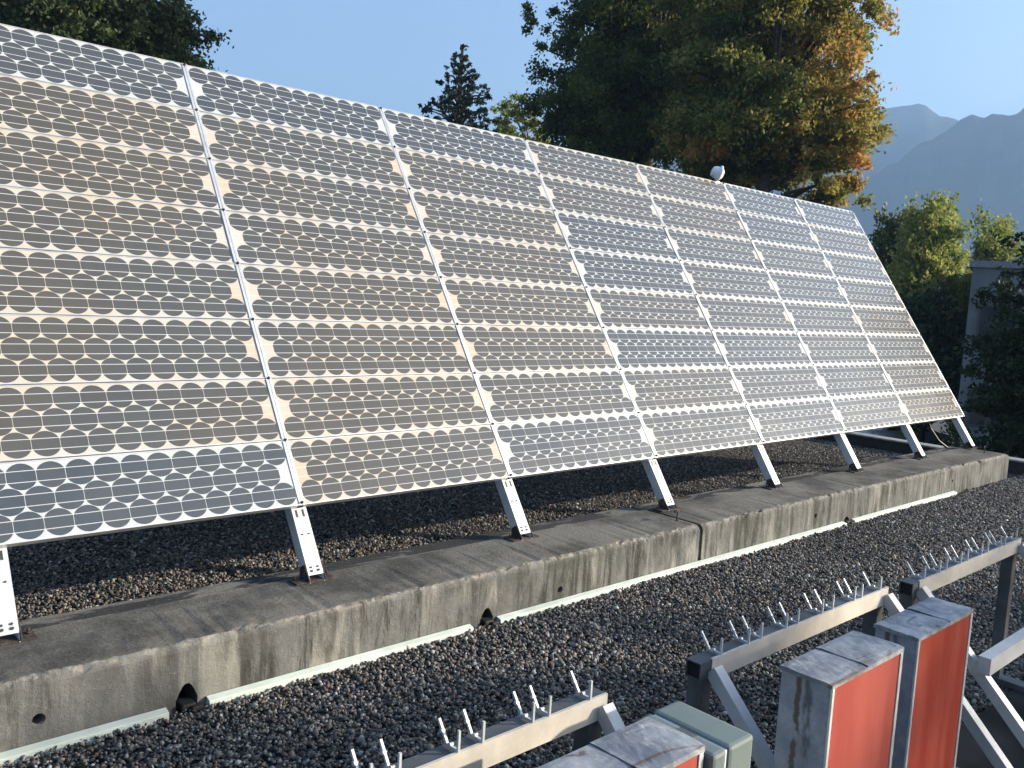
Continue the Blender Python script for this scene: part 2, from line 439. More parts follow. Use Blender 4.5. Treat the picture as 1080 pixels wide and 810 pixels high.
tag(b2, 'streaked concrete plinth beam right of the joint, ending at the roof edge', 'concrete beam', 'concrete beams under the panels')
# drain pipe stubs lying in the notches
for xn, lb in ((.55, 'leftmost'), (1.95, 'middle'), (5.4, 'rightmost')):
    d = MB(); rng = random.Random(int(xn * 10))
    pts = [(xn + rng.uniform(-.03, .03), YF - .03 + rng.uniform(-.01, .01), G + rng.uniform(0, .02)) for _ in range(3)]
    d.box(xn - .025, xn + .025, YF - .022, YF + .12, G - .005, G + .022, .006)
    d.box(xn + .005, xn + .045, YF - .04, YF - .015, G - .003, G + .014, .004)
    tag(d.build('drain_block', simple('black_bitumen', (.01, .01, .01), .7, bump=.5)), 'black bitumen lump in the %s drain notch of the plinth' % lb, 'drain block', 'drain blocks in the notches')
# pale green flashing strips along the foot of the beam
M_STRIP = simple('painted_flashing', (.60, .66, .58), .55, 0, .12, 5)
for x0, x1, lb in ((-1.9, .475, 'leftmost pale flashing strip at the foot of the plinth, left of the first notch'), (.62, 1.845, 'pale flashing strip at the plinth foot between the two left drain notches'), (2.01, 5.34, 'long pale flashing strip passing below the plinth joint'), (5.47, 7.35, 'farthest pale flashing strip, right of the last drain notch')):
    s = MB(); n = max(2, int((x1 - x0) / .6))
    s.prism([(YF - .034, G - .01), (YF - .032, G + .014), (YF - .030, G + .0165), (YF - .003, G + .024), (YF - .003, G - .01)], 'x', x0, x1)
    tag(s.build('flashing_strip', M_STRIP), lb, 'flashing', 'flashing strips along the plinth')

# ================================================================ SOLAR ARRAY
arr = empty('solar_array', (0, 0, ZT), 'long tilted bank of round-cell solar modules on aluminium legs across the roof', 'solar array')
BASE = Matrix.Rotation(TILT, 4, 'X')      # local x along, y up the slope, z out of the glass towards the camera side
def slope(x, s, n=0):                      # point on the array plane; n = out towards the camera
    return Vector((x, s * CT - n * ST, s * ST + n * CT))
# array frame: local y -> (0,CT,ST); local z -> (0,-ST,CT)
def make_module_mesh():
    bm = bmesh.new()
    hw, hh = .6105, .1525
    vs = [bm.verts.new(p) for p in ((-hw, -hh, 0), (hw, -hh, 0), (hw, hh, 0), (-hw, hh, 0))]; bm.faces.new(vs)
    me = bpy.data.meshes.new('glass'); bm.to_mesh(me); bm.free(); me.materials.append(M_MOD)
    f = MB(); W = .6125; Hh = .1545; e = .004
    f.box(-W, W, -Hh, -Hh + e, -.032, .003); f.box(-W, W, Hh - e, Hh, -.032, .003)
    f.box(-W, -W + e, -Hh + e, Hh - e, -.032, .003); f.box(W - e, W, -Hh + e, Hh - e, -.032, .003)
    f.box(-W + e, W - e, -Hh + e, Hh - e, -.012, -.004, mi=1)
    bmesh.ops.recalc_face_normals(f.b, faces=f.b.faces[:])
    mf = bpy.data.meshes.new('module_frame'); f.b.to_mesh(mf); f.b.free(); mf.materials.append(M_FRAME); mf.materials.append(M_DARK)
    return me, mf
ME_G, ME_F = make_module_mesh()
# browning of each module, plus blue reflections painted into bottom ones (row 0 = top), 0 = blue, 1 = brown
BR = [[.15, .95, 1, 1, .95, .9, .9, .12],
      [.12, .9, 1, .95, 1, .95, .95, .85],
      [.15, .85, .95, .9, .95, .9, .7, .2],
      [.85, .75, .2, .15, .7, .2, .8, .45],
      [.8, .85, .5, .7, .75, .35, .6, .3],
      [.2, .25, .6, .45, .6, .7, .4, .45],
      [.1, .55, .5, .7, .95, .45, .7, .9]]
arr_inv = Matrix.Translation((0, 0, -ZT))
rr = random.Random(3)
for c in range(NCOL):
    for r in range(NROW):
        s = (NROW - r - .5) * PV
        P = slope((c + .5) * PITCH, s, 0)
        rot = BASE @ Matrix.Rotation(math.radians(rr.gauss(0, .12)), 4, 'Y') @ Matrix.Rotation(math.radians(rr.gauss(0, .12)), 4, 'X')
        fo = link('solar_module', ME_F, None, arr)
        fo.matrix_local = arr_inv @ Matrix.Translation(P) @ rot
        go = link('glass', ME_G, None, fo)
        br = BR[c][r]; go.color = (br, br, br, 1)
# seams: clamping rails between the columns, with a dark bolt at each module corner
for k in range(NCOL + 1):
    b = MB(); X = k * PITCH
    def bar(x0, x1, n0, n1, s0, s1, mi=0):
        pts = [slope(0, s0, n0), slope(0, s0, n1), slope(0, s1, n1), slope(0, s1, n0)]
        b.prism([(p.y, p.z - ZT) for p in pts], 'x', x0, x1, mi)
    x0, x1 = (X - .0145, X + .0145)
    if k == 0: x0 = X - .006
    if k == NCOL: x1 = X + .006
    bar(x0, x1, -.03, -.004, .001, NROW * PV - .001, 1)
    bar(x0 + .001, X - .0012, -.0035, .0045, .001, NROW * PV - .001)
    bar(X + .0012, x1 - .001, -.0035, .0045, .001, NROW * PV - .001)
    for r in range(NROW + 1):
        p = slope(X, max(.012, min(NROW * PV - .012, r * PV)), .0045); p.z -= ZT
        nrm = Vector((0, -ST, CT))
        b.cyl(p, p + nrm * .006, .0065, n=8, mi=1)
    b.build('clamp_rail', [M_FRAME, M_DARK], arr)
# carrying purlins on the back
for s in (.35, 1.25, 2.2):
    b = MB(); pts = [slope(0, s - .025, -.034), slope(0, s - .025, -.074), slope(0, s + .025, -.074), slope(0, s + .025, -.034)]
    b.prism([(p.y, p.z - ZT) for p in pts], 'x', .0, NCOL * PITCH); b.build('purlin', M_GALV, arr)
# legs: U channels in the plane of the glass, open end at the foot
LEG = (.0 - ZT) / ST
M_SCREW = simple('dull_screw', (.06, .06, .06), .4, .5)
for k in range(NCOL + 1):
    X = k * PITCH + (.06 if k == 0 else -.06 if k == NCOL else 0); w = .036; t_ = .004; d0 = -.036; d1 = -.094
    b = MB()
    def seg(x0, x1, n0, n1, s0, s1, mi=0, fl=0):
        pts = [slope(0, s0, n0), slope(0, s0 + fl, n1), slope(0, s1, n1), slope(0, s1, n0)]
        b.prism([(p.y, p.z - ZT) for p in pts], 'x', x0, x1, mi)
    sb = -LEG + .06
    seg(X - w, X + w, d0 - t_, d0, sb, .0)                     # front web stops short of the foot
    seg(X - w, X + w, d0 - t_, d0, .0, NROW * PV - .1)
    for sx in (-1, 1):
        x0, x1 = sorted((X + sx * w, X + sx * (w - t_)))
        seg(x0, x1, d1, d0 - t_, -LEG + .028, NROW * PV - .1, 0, 0)
        # slotted ears and screw heads at the top, under the module edge
    lg = b.build('leg', M_ALU, arr)
    nrm = Vector((0, -ST, CT))
    for sx in (-.016, .016):
        for s_, rr_ in ((sb + .018, .0055), (sb + .034, .0045), (-.12, .0035)):
            p = slope(X + sx, s_, d0); p.z -= ZT
            b = MB(); b.cyl(p, p + nrm * .005, rr_, n=8); b.build('screw', M_SCREW, lg)
        p0 = slope(0, -.006, d0 + .001); p1 = slope(0, -.04, d0 + .001); p2 = slope(0, -.04, d0 + .0022); p3 = slope(0, -.006, d0 + .0022)
        b = MB(); b.prism([(p.y, p.z - ZT) for p in (p0, p1, p2, p3)], 'x', X + sx - .004, X + sx + .004); b.build('slot', M_SCREW, lg)
    yf = slope(0, -LEG, d0).y
    b = MB(); b.box(X - .10, X + .09, yf + .02, yf + .10, 0.0005, .007, .002)
    for sx in (-.08, .072): b.cyl((X + sx, yf + .07, .006), (X + sx, yf + .07, .028), .005, n=8); b.cyl((X + sx, yf + .07, .007), (X + sx, yf + .07, .014), .010, n=6)
    for sx in (-1, 1):                                            # upright cheeks of the shoe
        x0, x1 = sorted((X + sx * (w + .001), X + sx * (w + .006)))
        b.prism([(yf + .012, .008), (yf + .1, .008), (yf + .1, .05), (yf + .065, .07)], 'x', x0, x1)
    b.build('foot_plate', M_RUST, lg)
# rear struts down to the roof
for k in range(NCOL + 1):
    b = MB(); X = k * PITCH; p = slope(X, 2.15, -.08)
    b.beam((X, p.y, p.z - ZT), (X, p.y + .75, G - ZT), .05, .05, (0, 1, 0)); b.build('rear_strut', M_GALV, arr)
# hanging cable below the last column
b = MB(); pts = [Vector((8.05, .12, .03 - ZT)), Vector((8.12, .1, -.1 - ZT)), Vector((8.2, .04, -.22 - ZT)), Vector((8.32, 0.0, -.29 - ZT))]
cv = []
for i in range(13):
    u = i / 12 * 3; j = min(2, int(u)); f = u - j; cv.append(pts[j].lerp(pts[j + 1], f))
b.tube(cv, [.012] * 13, 8); b.build('cable', simple('black_cable', (.012, .012, .013), .5), arr)

# ---------------------------------------------------------------- sensor on the top edge
sp = slope(5 * PITCH - .09, NROW * PV, 0)
sen = empty('light_sensor', sp, 'small white round sensor head clipped on the top edge of the panels', 'sensor')
b = MB(); b.cyl((0, 0, -.05), (0, .0, .09), .008, n=8); b.box(-.03, .03, -.01, .03, -.03, .004); b.build('bracket', M_GALV, sen)
ax = Vector((-.55, -.55, .62)).normalized(); c0 = Vector((0, 0, .075)); ax2 = Vector((.62, -.5, -.25)).normalized()
b = MB(); pr = [(-.055, .02), (-.05, .042), (-.02, .056), (.01, .06), (.012, .074), (.024, .074), (.03, .06), (.052, .035), (.06, .0)]
for (a0, r0), (a1, r1) in zip(pr, pr[1:]): b.cyl(c0 + ax2 * a0, c0 + ax2 * a1, r0, max(r1, .0005), n=20, cap=False)
b.cyl(c0 + ax2 * -.056, c0 + ax2 * -.055, .02, n=16); b.build('head', simple('white_plastic', (.82, .83, .82), .35, 0, .04), sen)

# ---------------------------------------------------------------- foreground racks
M_WOODY = mat_alu('pale_galvanised_rail', (.66, .60, .51), .55)
M_WOODY.node_tree.nodes['Principled BSDF'].inputs['Metallic'].default_value = .05
M_TUBE = simple('dark_galvanised_tube', (.10, .105, .11), .55, .2, .3, 9)
M_STRUT = mat_alu('strut_aluminium', (.50, .51, .52), .42)
M_STRUT.node_tree.nodes['Principled BSDF'].inputs['Metallic'].default_value = .1
def make_rack(y0, w, label):
    t = empty('test_rack', (0, 0, 0), label, 'rack', 'empty module racks in the foreground')
    ZR = .09; q = .045
    b = MB(); wt = .003                        # square tube along X, dark infill painting the shade inside its ends
    b.box(-.085, w, 0, q, ZR - wt, ZR); b.box(-.085, w, 0, q, ZR - q, ZR - q + wt)
    b.box(-.085, w, 0, wt, ZR - q + wt, ZR - wt); b.box(-.085, w, q - wt, q, ZR - q + wt, ZR - wt)
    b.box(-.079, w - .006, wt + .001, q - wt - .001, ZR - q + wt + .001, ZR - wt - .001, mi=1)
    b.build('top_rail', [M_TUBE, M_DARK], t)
    b = MB(); b.prism([(-.003, ZR - .052), (-.0005, ZR - .052), (-.0005, ZR + .001), (.004, ZR + .0012), (.004, ZR + .004), (-.003, ZR + .004)], 'x', -.04, w - .005); b.build('edge_angle', M_WOODY, t)
    for x in (0, .126, .187, .315, .377, .515, .577, .714, .762, .89):
        b = MB()                             # plate clip: upright front arm, slanted rear arm
        z0 = ZR + .0045
        b.prism([(-.002, z0 - .001), (-.002, z0 + .043), (.003, z0 + .043), (.003, z0 + .004), (.034, z0 + .004), (.036, z0 + .008), (.062, z0 + .043), (.0665, z0 + .039), (.043, z0 + .008), (.042, z0 - .001)], 'x', x - .0027, x + .0027)
        cl = b.build('clip', M_ALU, t)
        for yy, zz in ((.022, .006), (.05, .022)):
            b = MB()
            b.cyl((x - .0045, yy, z0 + zz), (x + .0045, yy, z0 + zz), .003, n=8)
            b.cyl((x - .006, yy, z0 + zz), (x - .0025, yy, z0 + zz), .0045, n=6)
            b.build('bolt', M_BOLT, cl)
    for x in (-.045, w - .03):
        b = MB(); b.box(x - .02, x + .02, .006, .05, G, ZR - q - .0005); b.build('post', M_TUBE, t)
        b = MB(); dv = Vector((0, -.70, -.72)).normalized(); p0 = Vector((x + .012, -.004, ZR - .024)); L = (ZR - .03 - G) / .72 * 1.0
        b.beam(p0, p0 + dv * (L * .98), .034, .034, (0, 1, 0)); b.build('strut', M_STRUT, t)
    zl = -.12; yl = -(ZR - zl) * .70 / .72 - .045
    b = MB(); b.box(-.06, w, yl - .003, yl + .035, zl - .022, zl + .034); b.build('lower_rail', M_STRUT, t)
    for x in (-.045, w - .03):
        b = MB(); b.box(x - .03, x + .034, -.64, .056, G + .0225, G + .048, .002); b.build('base_bar', M_TUBE, t)
    t.location = (0, y0, 0)
    return t
RK = make_rack(-2.15, .95, 'empty module rack nearest the camera, beside the lying red-edged box')
RK.location = (-.139, -2.15, 0)
for (x, y, lb) in ((1.211, -2.178, 'empty module rack in the middle of the row, behind the grey and red boxes'), (2.356, -2.212, 'farthest empty module rack, at the right edge above the dark sheet')):
    c_ = copy_tree(RK); c_.location = (x, y, 0); c_['label'] = lb

# dark sheet on the gravel under the far rack
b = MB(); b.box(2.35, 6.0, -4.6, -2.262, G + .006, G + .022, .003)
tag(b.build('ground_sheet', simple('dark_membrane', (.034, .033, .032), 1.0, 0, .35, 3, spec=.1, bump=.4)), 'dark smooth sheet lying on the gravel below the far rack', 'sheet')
b = MB(); b.tube([Vector(p) for p in ((2.5, -2.62, G + .045), (3.0, -2.48, G + .045), (3.9, -2.36, G + .045))], [.02] * 3, 10)
tag(b.build('conduit_pipe', M_GALV), 'thin grey conduit lying on the dark sheet', 'pipe')

# ---------------------------------------------------------------- red faced boxes
def mat_lead():
    t = NT('weathered_zinc_sheet', .6, .25); P = t.pos()
    c = t.mix(t.step(t.noise(9, P, 6, .7), .35, .68), (.17, .185, .215), (.42, .43, .43))
    c = t.mix(t.math('MULTIPLY', t.step(t.noise(1, P, 4, .6, sc=(4, 14, 9), dist=1.5), .55, .66), .8), c, (.12, .075, .055))
    c = t.mix(t.math('MULTIPLY', t.step(t.noise(45, P, 5, .7), .58, .72), .7), c, (.6, .6, .58))
    t.col(c); t.rough(t.math('ADD', .4, t.math('MULTIPLY', t.noise(12, P), .35))); t.bump(t.noise(25, P, 5), .3, .006); return t.m
def mat_red(name, c0, c1):
    t = NT(name, .5, spec=.35); P = t.pos()
    c = t.mix(t.step(t.noise(1, P, 5, .6, sc=(14, 14, 2.2)), .35, .65), c0, c1)
    c = t.mix(t.step(t.noise(38, P, 5, .7), .68, .74), c, (.1, .04, .03))
    t.col(c); t.bump(t.noise(1, P, 5, .6, sc=(30, 30, 5)), .15, .004); return t.m
M_LEAD = mat_lead()
def mat_side(dep):
    t = NT('stained_zinc_side', .6, .15); P = t.obj(); s_ = t.n('SeparateXYZ'); t.put(s_.inputs[0], P); y = s_.outputs[1]
    wob = t.math('MULTIPLY', t.math('SUBTRACT', t.noise(1, P, 5, .7, sc=(1, 1, 14)), .5), .03)
    d = t.math('ABSOLUTE', t.math('SUBTRACT', t.math('ADD', y, wob), dep * .62))
    d2 = t.math('ABSOLUTE', t.math('SUBTRACT', t.math('ADD', y, wob), dep * .42))
    c = t.mix(t.step(t.noise(9, P, 6, .7), .35, .68), (.25, .27, .31), (.42, .43, .46))
    c = t.mix(t.math('MULTIPLY', t.step(d2, .016, .004), t.step(t.noise(1, P, 4, .6, sc=(1, 20, 7)), .42, .55)), c, (.12, .125, .14))
    c = t.mix(t.math('MULTIPLY', t.step(d, .010, .003), t.step(t.noise(1, P, 4, .6, sc=(1, 30, 18)), .40, .5)), c, (.14, .10, .075))
    t.col(c); t.bump(t.noise(20, P, 4), .25, .006); return t.m
M_SIDE = mat_side(.12)
M_RED1 = mat_red('pale_red_paint', (.33, .058, .042), (.40, .082, .06)); M_RED2 = mat_red('strong_red_paint', (.36, .03, .012), (.44, .07, .04))
M_TRIM = simple('pale_sheet_edge', (.62, .62, .6), .45, .3, .15)
M_BLUE = simple('blue_grey_side', (.10, .11, .16), .5, .2, .3, 6)
def red_box(x0, x1, y0, y1, zt, red, label, seam, seed):
    zb = G + .002
    t = empty('metal_box', (x0, y0, zb), label, 'metal box', 'red-faced sheet metal boxes')
    def L(*a): return a
    w, d, h = x1 - x0, y1 - y0, zt - zb
    r_ = random.Random(seed)
    b = MB(); b.box(.002, w - .002, .004, d - .002, 0, h - .006, .003); bd = b.build('body', M_SIDE, t)
    # dented sheet cap folded over the top, in two overlapping pieces
    for i, (a0, a1, dz) in enumerate(((-.002, seam, .0), (seam - .012, w + .002, .0025))):
        b = MB(); n, mm = 14, 8
        def ht(u, v): return h + dz + .0015 * math.sin(u * 9 + seed) * math.cos(v * 6 + i) + (-.006 if v in (0, 1) else 0)
        grid = [[b.b.verts.new((a0 + (a1 - a0) * u / n, -.002 + (d + .004) * v / mm, h + dz + (.0009 * math.sin(u * .8 + seed + v * .7) + r_.gauss(0, .0003)) * (0 < v < mm) - (.0018 if v in (0, mm) else 0))) for v in range(mm + 1)] for u in range(n + 1)]
        for u in range(n):
            for v in range(mm): f = b.b.faces.new([grid[u][v], grid[u + 1][v], grid[u + 1][v + 1], grid[u][v + 1]])
        for u in range(n):                # skirts
            for v, yy in ((0, -.0025), (mm, d + .0025)):
                p, q_ = grid[u][v], grid[u + 1][v]
                b.b.faces.new([p, q_, b.b.verts.new((q_.co.x, yy, h - .010)), b.b.verts.new((p.co.x, yy, h - .010))])
        for u in ((0,) if i == 0 else (n,)):
            for v in range(mm):
                p, q_ = grid[u][v], grid[u][v + 1]; xx = p.co.x
                b.b.faces.new([p, q_, b.b.verts.new((xx, q_.co.y, h - .010)), b.b.verts.new((xx, p.co.y, h - .010))])
        b.build('top_sheet', M_LEAD, t)
    b = MB(); b.box(.012, w - .016, -.0005, .003, .01, h - .011); b.build('red_panel', red, t)
    b = MB(); b.box(w - .0145, w - .0015, -.003, .0035, .0, h - .0105, .001); b.box(.001, .0105, -.002, .0035, .0, h - .0105, .001); b.build('edge_trim', M_TRIM, t)
    b = MB(); b.box(w - .0015, w + .001, -.002, d - .003, 0, h - .0105); b.build('side_flange', M_BLUE, t)
    return t
red_box(.16, .617, -2.536, -2.41, .198, M_RED1, 'low-set metal box with streaked top left of the grey enclosure', .31, 1)
red_box(1.052, 1.391, -2.552, -2.431, .2, M_RED1, 'metal box with pale red front and rusty streak down its grey side', .17, 2)
red_box(1.488, 1.832, -2.547, -2.438, .2, M_RED2, 'right-hand metal box whose deep red front is crossed by tree shadows', .2, 3)
eb = empty('electric_enclosure', (.655, -2.555, G), 'grey green plastic electrical enclosure beside the low red box', 'enclosure')
ME_ = simple('grey_green_plastic', (.15, .185, .175), .5, 0, .1, 5); H0 = .185 - G
b = MB(); b.box(.018, .098, 0, .175, .25, H0, .008); b.build('body', ME_, eb)
b = MB(); b.box(-.03, .011, .001, .174, .25, H0 - .002, .008); b.build('lid', ME_, eb)
b = MB(); b.box(.0112, .0178, .0045, .17, .255, H0 - .006, .002); b.build('gasket', simple('white_gasket', (.75, .76, .75), .5, 0, .05), eb)
b = MB(); b.box(-.012, .004, .06, .1, H0 - .0022, H0 + .0015, .0005); b.build('latch', simple('dark_latch', (.1, .12, .12), .5), eb)
b = MB(); b.box(.02, .05, .06, .11, 0, .2495); b.build('stand', M_GALV, eb)

# ================================================================ BEYOND THE ROOF
def leaf_cloud(P, size, tint, rng, droop=0.0, aspect=.55):
    n = len(P)
    a = rng.normal(size=(n, 3)); a[:, 2] -= droop; a /= np.linalg.norm(a, axis=1)[:, None]
    b = np.cross(a, rng.normal(size=(n, 3))); b /= np.linalg.norm(b, axis=1)[:, None]
    s = size * rng.uniform(.6, 1.3, n)[:, None]
    V = np.stack([P - a * s * .5, P + b * s * aspect * .5, P + a * s * .5, P - b * s * aspect * .5], 1).reshape(-1, 3)
    F = np.arange(4 * n).reshape(n, 4)
    return V, F, np.repeat(tint, 4)
def tree(name, base, trunk_h, clumps, per, size, mat, label, cat, seed, tintf, droop=.3, tr=.3, sig=(.5, .5, .35), group=None, height=None):
    """clumps: list of centres (world). limbs run from the trunk to them."""
    rng = np.random.default_rng(seed)
    base = Vector(base); e = empty(name, base, label, cat, group)
    top = base + Vector((0, 0, trunk_h))
    b = MB(); b.tube([base, base + Vector((.1, .05, trunk_h * .35)), base + Vector((-.08, .1, trunk_h * .7)), top], [tr * 1.3, tr, tr * .7, tr * .25], 10)
    P = []; T = []
    for i, (c, r) in enumerate(clumps):
        c = Vector(c)
        if i % 3 == 0:
            h = min(max(c.z - base.z - (c - top).xy.length * .45, trunk_h * .2), trunk_h)
            p = base + Vector((0, 0, h)); mid = p.lerp(c, .5) + Vector((0, 0, .25))
            b.tube([p, mid, c], [tr * .28, tr * .16, tr * .05], 6)
        n = int(per * r * r)
        # several twigs within a clump
        k = max(2, int(5 * r)); tw = rng.normal(size=(k, 3)) * np.array(sig) * r
        idx = rng.integers(0, k, n)
        q = tw[idx] + rng.normal(size=(n, 3)) * np.array((.24, .24, .15)) * r * .9
        q[:, 2] -= np.abs(rng.normal(size=n)) * droop * r * .4
        P.append(q + np.array(c)); T.append(tintf(np.array(c), rng, n))
    P = np.concatenate(P) ; T = np.clip(np.concatenate(T), 0, 1)
    V, F, A = leaf_cloud(P - np.array(base), size, T, rng, droop)
    tm = b
    for v in tm.b.verts: v.co -= base
    tm.build('trunk', M_BARK, e)
    quads_mesh('crown', V, F, mat, e, A)
    return e
def blob(center_px, depth, rx, rz, n, rng, rad, shell=.5, cut=None):
    """clump centres filling an uneven ellipsoid whose centre is seen at center_px; rx, rz in metres"""
    c = at(*center_px, depth); out = []
    while len(out) < n:
        v = Vector((rng.gauss(0, 1), rng.gauss(0, 1), rng.gauss(0, 1))).normalized() * (rng.random() ** shell)
        p = c + Vector((v.x * rx, v.y * rx, v.z * rz))
        if cut and not cut(v): continue
        out.append((p, rad * rng.uniform(.7, 1.35)))
    return out
rnd = random.Random(21)
# tall broadleaf turning yellow and orange
c_aut = blob((802, 25), 34, 4.2, 6.6, 190, rnd, 1.0, .42) + blob((790, 130), 34, 3.4, 2.4, 110, rnd, .95, .5)
def extra(pxs, depth, rad, spread=.8):
    return [(at(x, y, depth + rnd.uniform(-spread, spread)), rad * rnd.uniform(.8, 1.2)) for x, y in pxs]
c_aut += extra([(905, 110), (918, 125), (912, 145), (900, 165), (895, 190), (880, 200), (865, 195), (900, 60), (895, 40), (890, 90), (885, 150), (850, 185), (905, 185), (885, 5), (905, 80)], 32, .62) + extra([(870, 150), (885, 165), (900, 140), (915, 135), (905, 175), (875, 180), (890, 205), (860, 170), (845, 160), (905, 200), (925, 120), (895, 120), (880, 135), (910, 155), (860, 205), (870, 215), (885, 190), (900, 100), (905, 10), (900, 30)], 32.5, .85)
right = R_.copy()
def t_aut(c, rng, n):
    u = (Vector(c) - at(780, 60, 34)).dot(right) / 4.5
    return np.full(n, .42 + .24 * u + rng.normal(0, .16)) + rng.normal(0, .12, n)
tb = at(790, 400, 34); tb.z = GROUND
tree('broadleaf_tree', tb, 14, c_aut, 520, .185, L_AUT, 'tall broadleaf tree turning orange and yellow behind the right half of the panels', 'tree', 5, t_aut, .35, .42)
c_ev = blob((676, 15), 40, 3.6, 7.0, 165, rnd, 1.05, .4, lambda v: not (v.x < -.1 and -.75 < v.z < -.45))
c_ev += blob((655, 120), 40, 3.2, 2.2, 100, rnd, 1.0, .5)
c_ev += extra([(562, 8), (575, 28), (570, 50), (590, 70), (610, 88), (598, 45), (625, 100), (640, 75), (612, 135), (600, 150), (625, 150), (590, 15), (650, 120)], 39, .55)
tb = at(668, 400, 40); tb.z = GROUND
tree('evergreen_tree', tb, 17, c_ev, 560, .19, L_AUT, 'big dark evergreen with layered drooping branches behind the middle of the panels', 'tree', 6, lambda c, r, n: np.full(n, .02 + abs(r.normal(0, .14))) + r.normal(0, .08, n), .5, .5, sig=(.8, .8, .16))
# dark tree at the upper left
c_l = blob((40, 20), 30, 4.6, 3.6, 120, rnd, .95, .45) + blob((125, 40), 30, 2.8, 1.9, 90, rnd, .85, .5) + extra([(195, 68), (180, 50), (172, 30), (165, 12), (150, 5), (210, 76), (204, 72)], 30, .38, .4)
tb = at(60, 400, 30); tb.z = GROUND
tree('leafy_tree', tb, 12, c_l, 560, .18, L_DARK, 'dark leafy tree at the upper left above the panels', 'tree', 8, lambda c, r, n: np.full(n, .45 + r.normal(0, .2)) + r.normal(0, .15, n), .3, .4)
# spruce
def spruce(px, top_y, depth, hgt, w, seed, label):
    top = at(px, top_y, depth); base = Vector((top.x, top.y, GROUND)); cl = []
    r_ = random.Random(seed); H = top.z - GROUND
    for i in range(520):
        f = r_.random() ** .7; z = top.z - f * hgt; a = r_.uniform(0, 6.28); rad = w * (f ** .8) * (r_.uniform(.35, 1.08) if r_.random() < .8 else 1.2)
        cl.append((Vector((top.x + math.cos(a) * rad, top.y + math.sin(a) * rad, z - rad * .2)),   .2 + .3 * f))
    return tree('spruce_tree', base, H - .2, cl, 800, .15, L_SPR, label, 'tree', seed, lambda c, r, n: np.full(n, .4) + r.normal(0, .25, n), .5, .3, sig=(.6, .6, .25))
spruce(488, 48, 46, 9, 3.7, 31, 'pointed dark spruce rising above the middle of the panels')
c_y = extra([(548, 104), (535, 112), (560, 115), (545, 125), (565, 128), (530, 130), (552, 138), (570, 140), (540, 142), (525, 122), (528, 150), (560, 155), (545, 160), (575, 150), (515, 140), (540, 118), (552, 122), (558, 130), (535, 138), (548, 147), (565, 148), (530, 140)], 52, .75, 1.5)
tb = at(548, 400, 52); tb.z = GROUND
tree('pale_tree', tb, 14, c_y, 420, .22, L_YEL, 'thin pale yellow-green treetop between the spruce and the big evergreen', 'tree', 12, lambda c, r, n: np.full(n, .55) + r.normal(0, .25, n), .2, .25)
# willow / bamboo like bushes right of the panels
def plume_bush(px, topy, depth, wpx, label, seed, mat=L_YEL, tint=.68, low=0.0):
    r_ = random.Random(seed); cl = []
    for i in range(130):
        f = r_.random(); x = px + (r_.random() * 2 - 1) * wpx * (.45 + .55 * min(1, f * 1.6)); y = topy + f * 190
        y += 26 * abs(x - px) / wpx
        cl.append((at(x, y, depth + r_.uniform(-1.6, 1.6)), r_.uniform(.6, .95)))
    b_ = at(px, 400, depth); b_.z = GROUND
    return tree('leafy_bush', b_, 6.5, cl, 560, .22, mat, label, 'bush', seed, lambda c, r, n: np.full(n, tint + r.normal(0, .15)) + r.normal(0, .15, n), -1.0, .15, sig=(.35, .35, .8))
plume_bush(978, 238, 40, 52, 'tall feathery yellow-green bush right of the panels', 41)
plume_bush(1045, 252, 44, 26, 'smaller yellow-green bush beside the grey building', 42, tint=.6)
plume_bush(948, 238, 46, 30, 'dull green bush close to the panel edge', 43, L_DARK, .9)
c_h = blob((965, 370), 36, 1.5, 2.0, 55, rnd, .95, .5)
tb = at(965, 420, 36); tb.z = GROUND
tree('dark_shrub', tb, 3.2, c_h, 300, .25, L_DARK, 'dark shrub mass below the yellow-green bush', 'shrub', 44, lambda c, r, n: np.full(n, .3) + r.normal(0, .15, n), .2, .2)
c_r = blob((1084, 400), 20, 1.2, 2.6, 160, rnd, .5, .5) + extra([(1072, 252), (1078, 262), (1068, 285), (1062, 300), (1058, 330), (1075, 245), (1080, 300), (1050, 400), (1052, 440), (1045, 460), (1085, 280), (1090, 255)], 20, .4)
tb = at(1082, 500, 20); tb.z = GROUND
tree('dark_tree', tb, 8.0, c_r, 480, .13, L_DARK, 'dark shaded tree at the right edge in front of the grey building', 'tree', 45, lambda c, r, n: np.full(n, .2) + r.normal(0, .15, n), .2, .16)

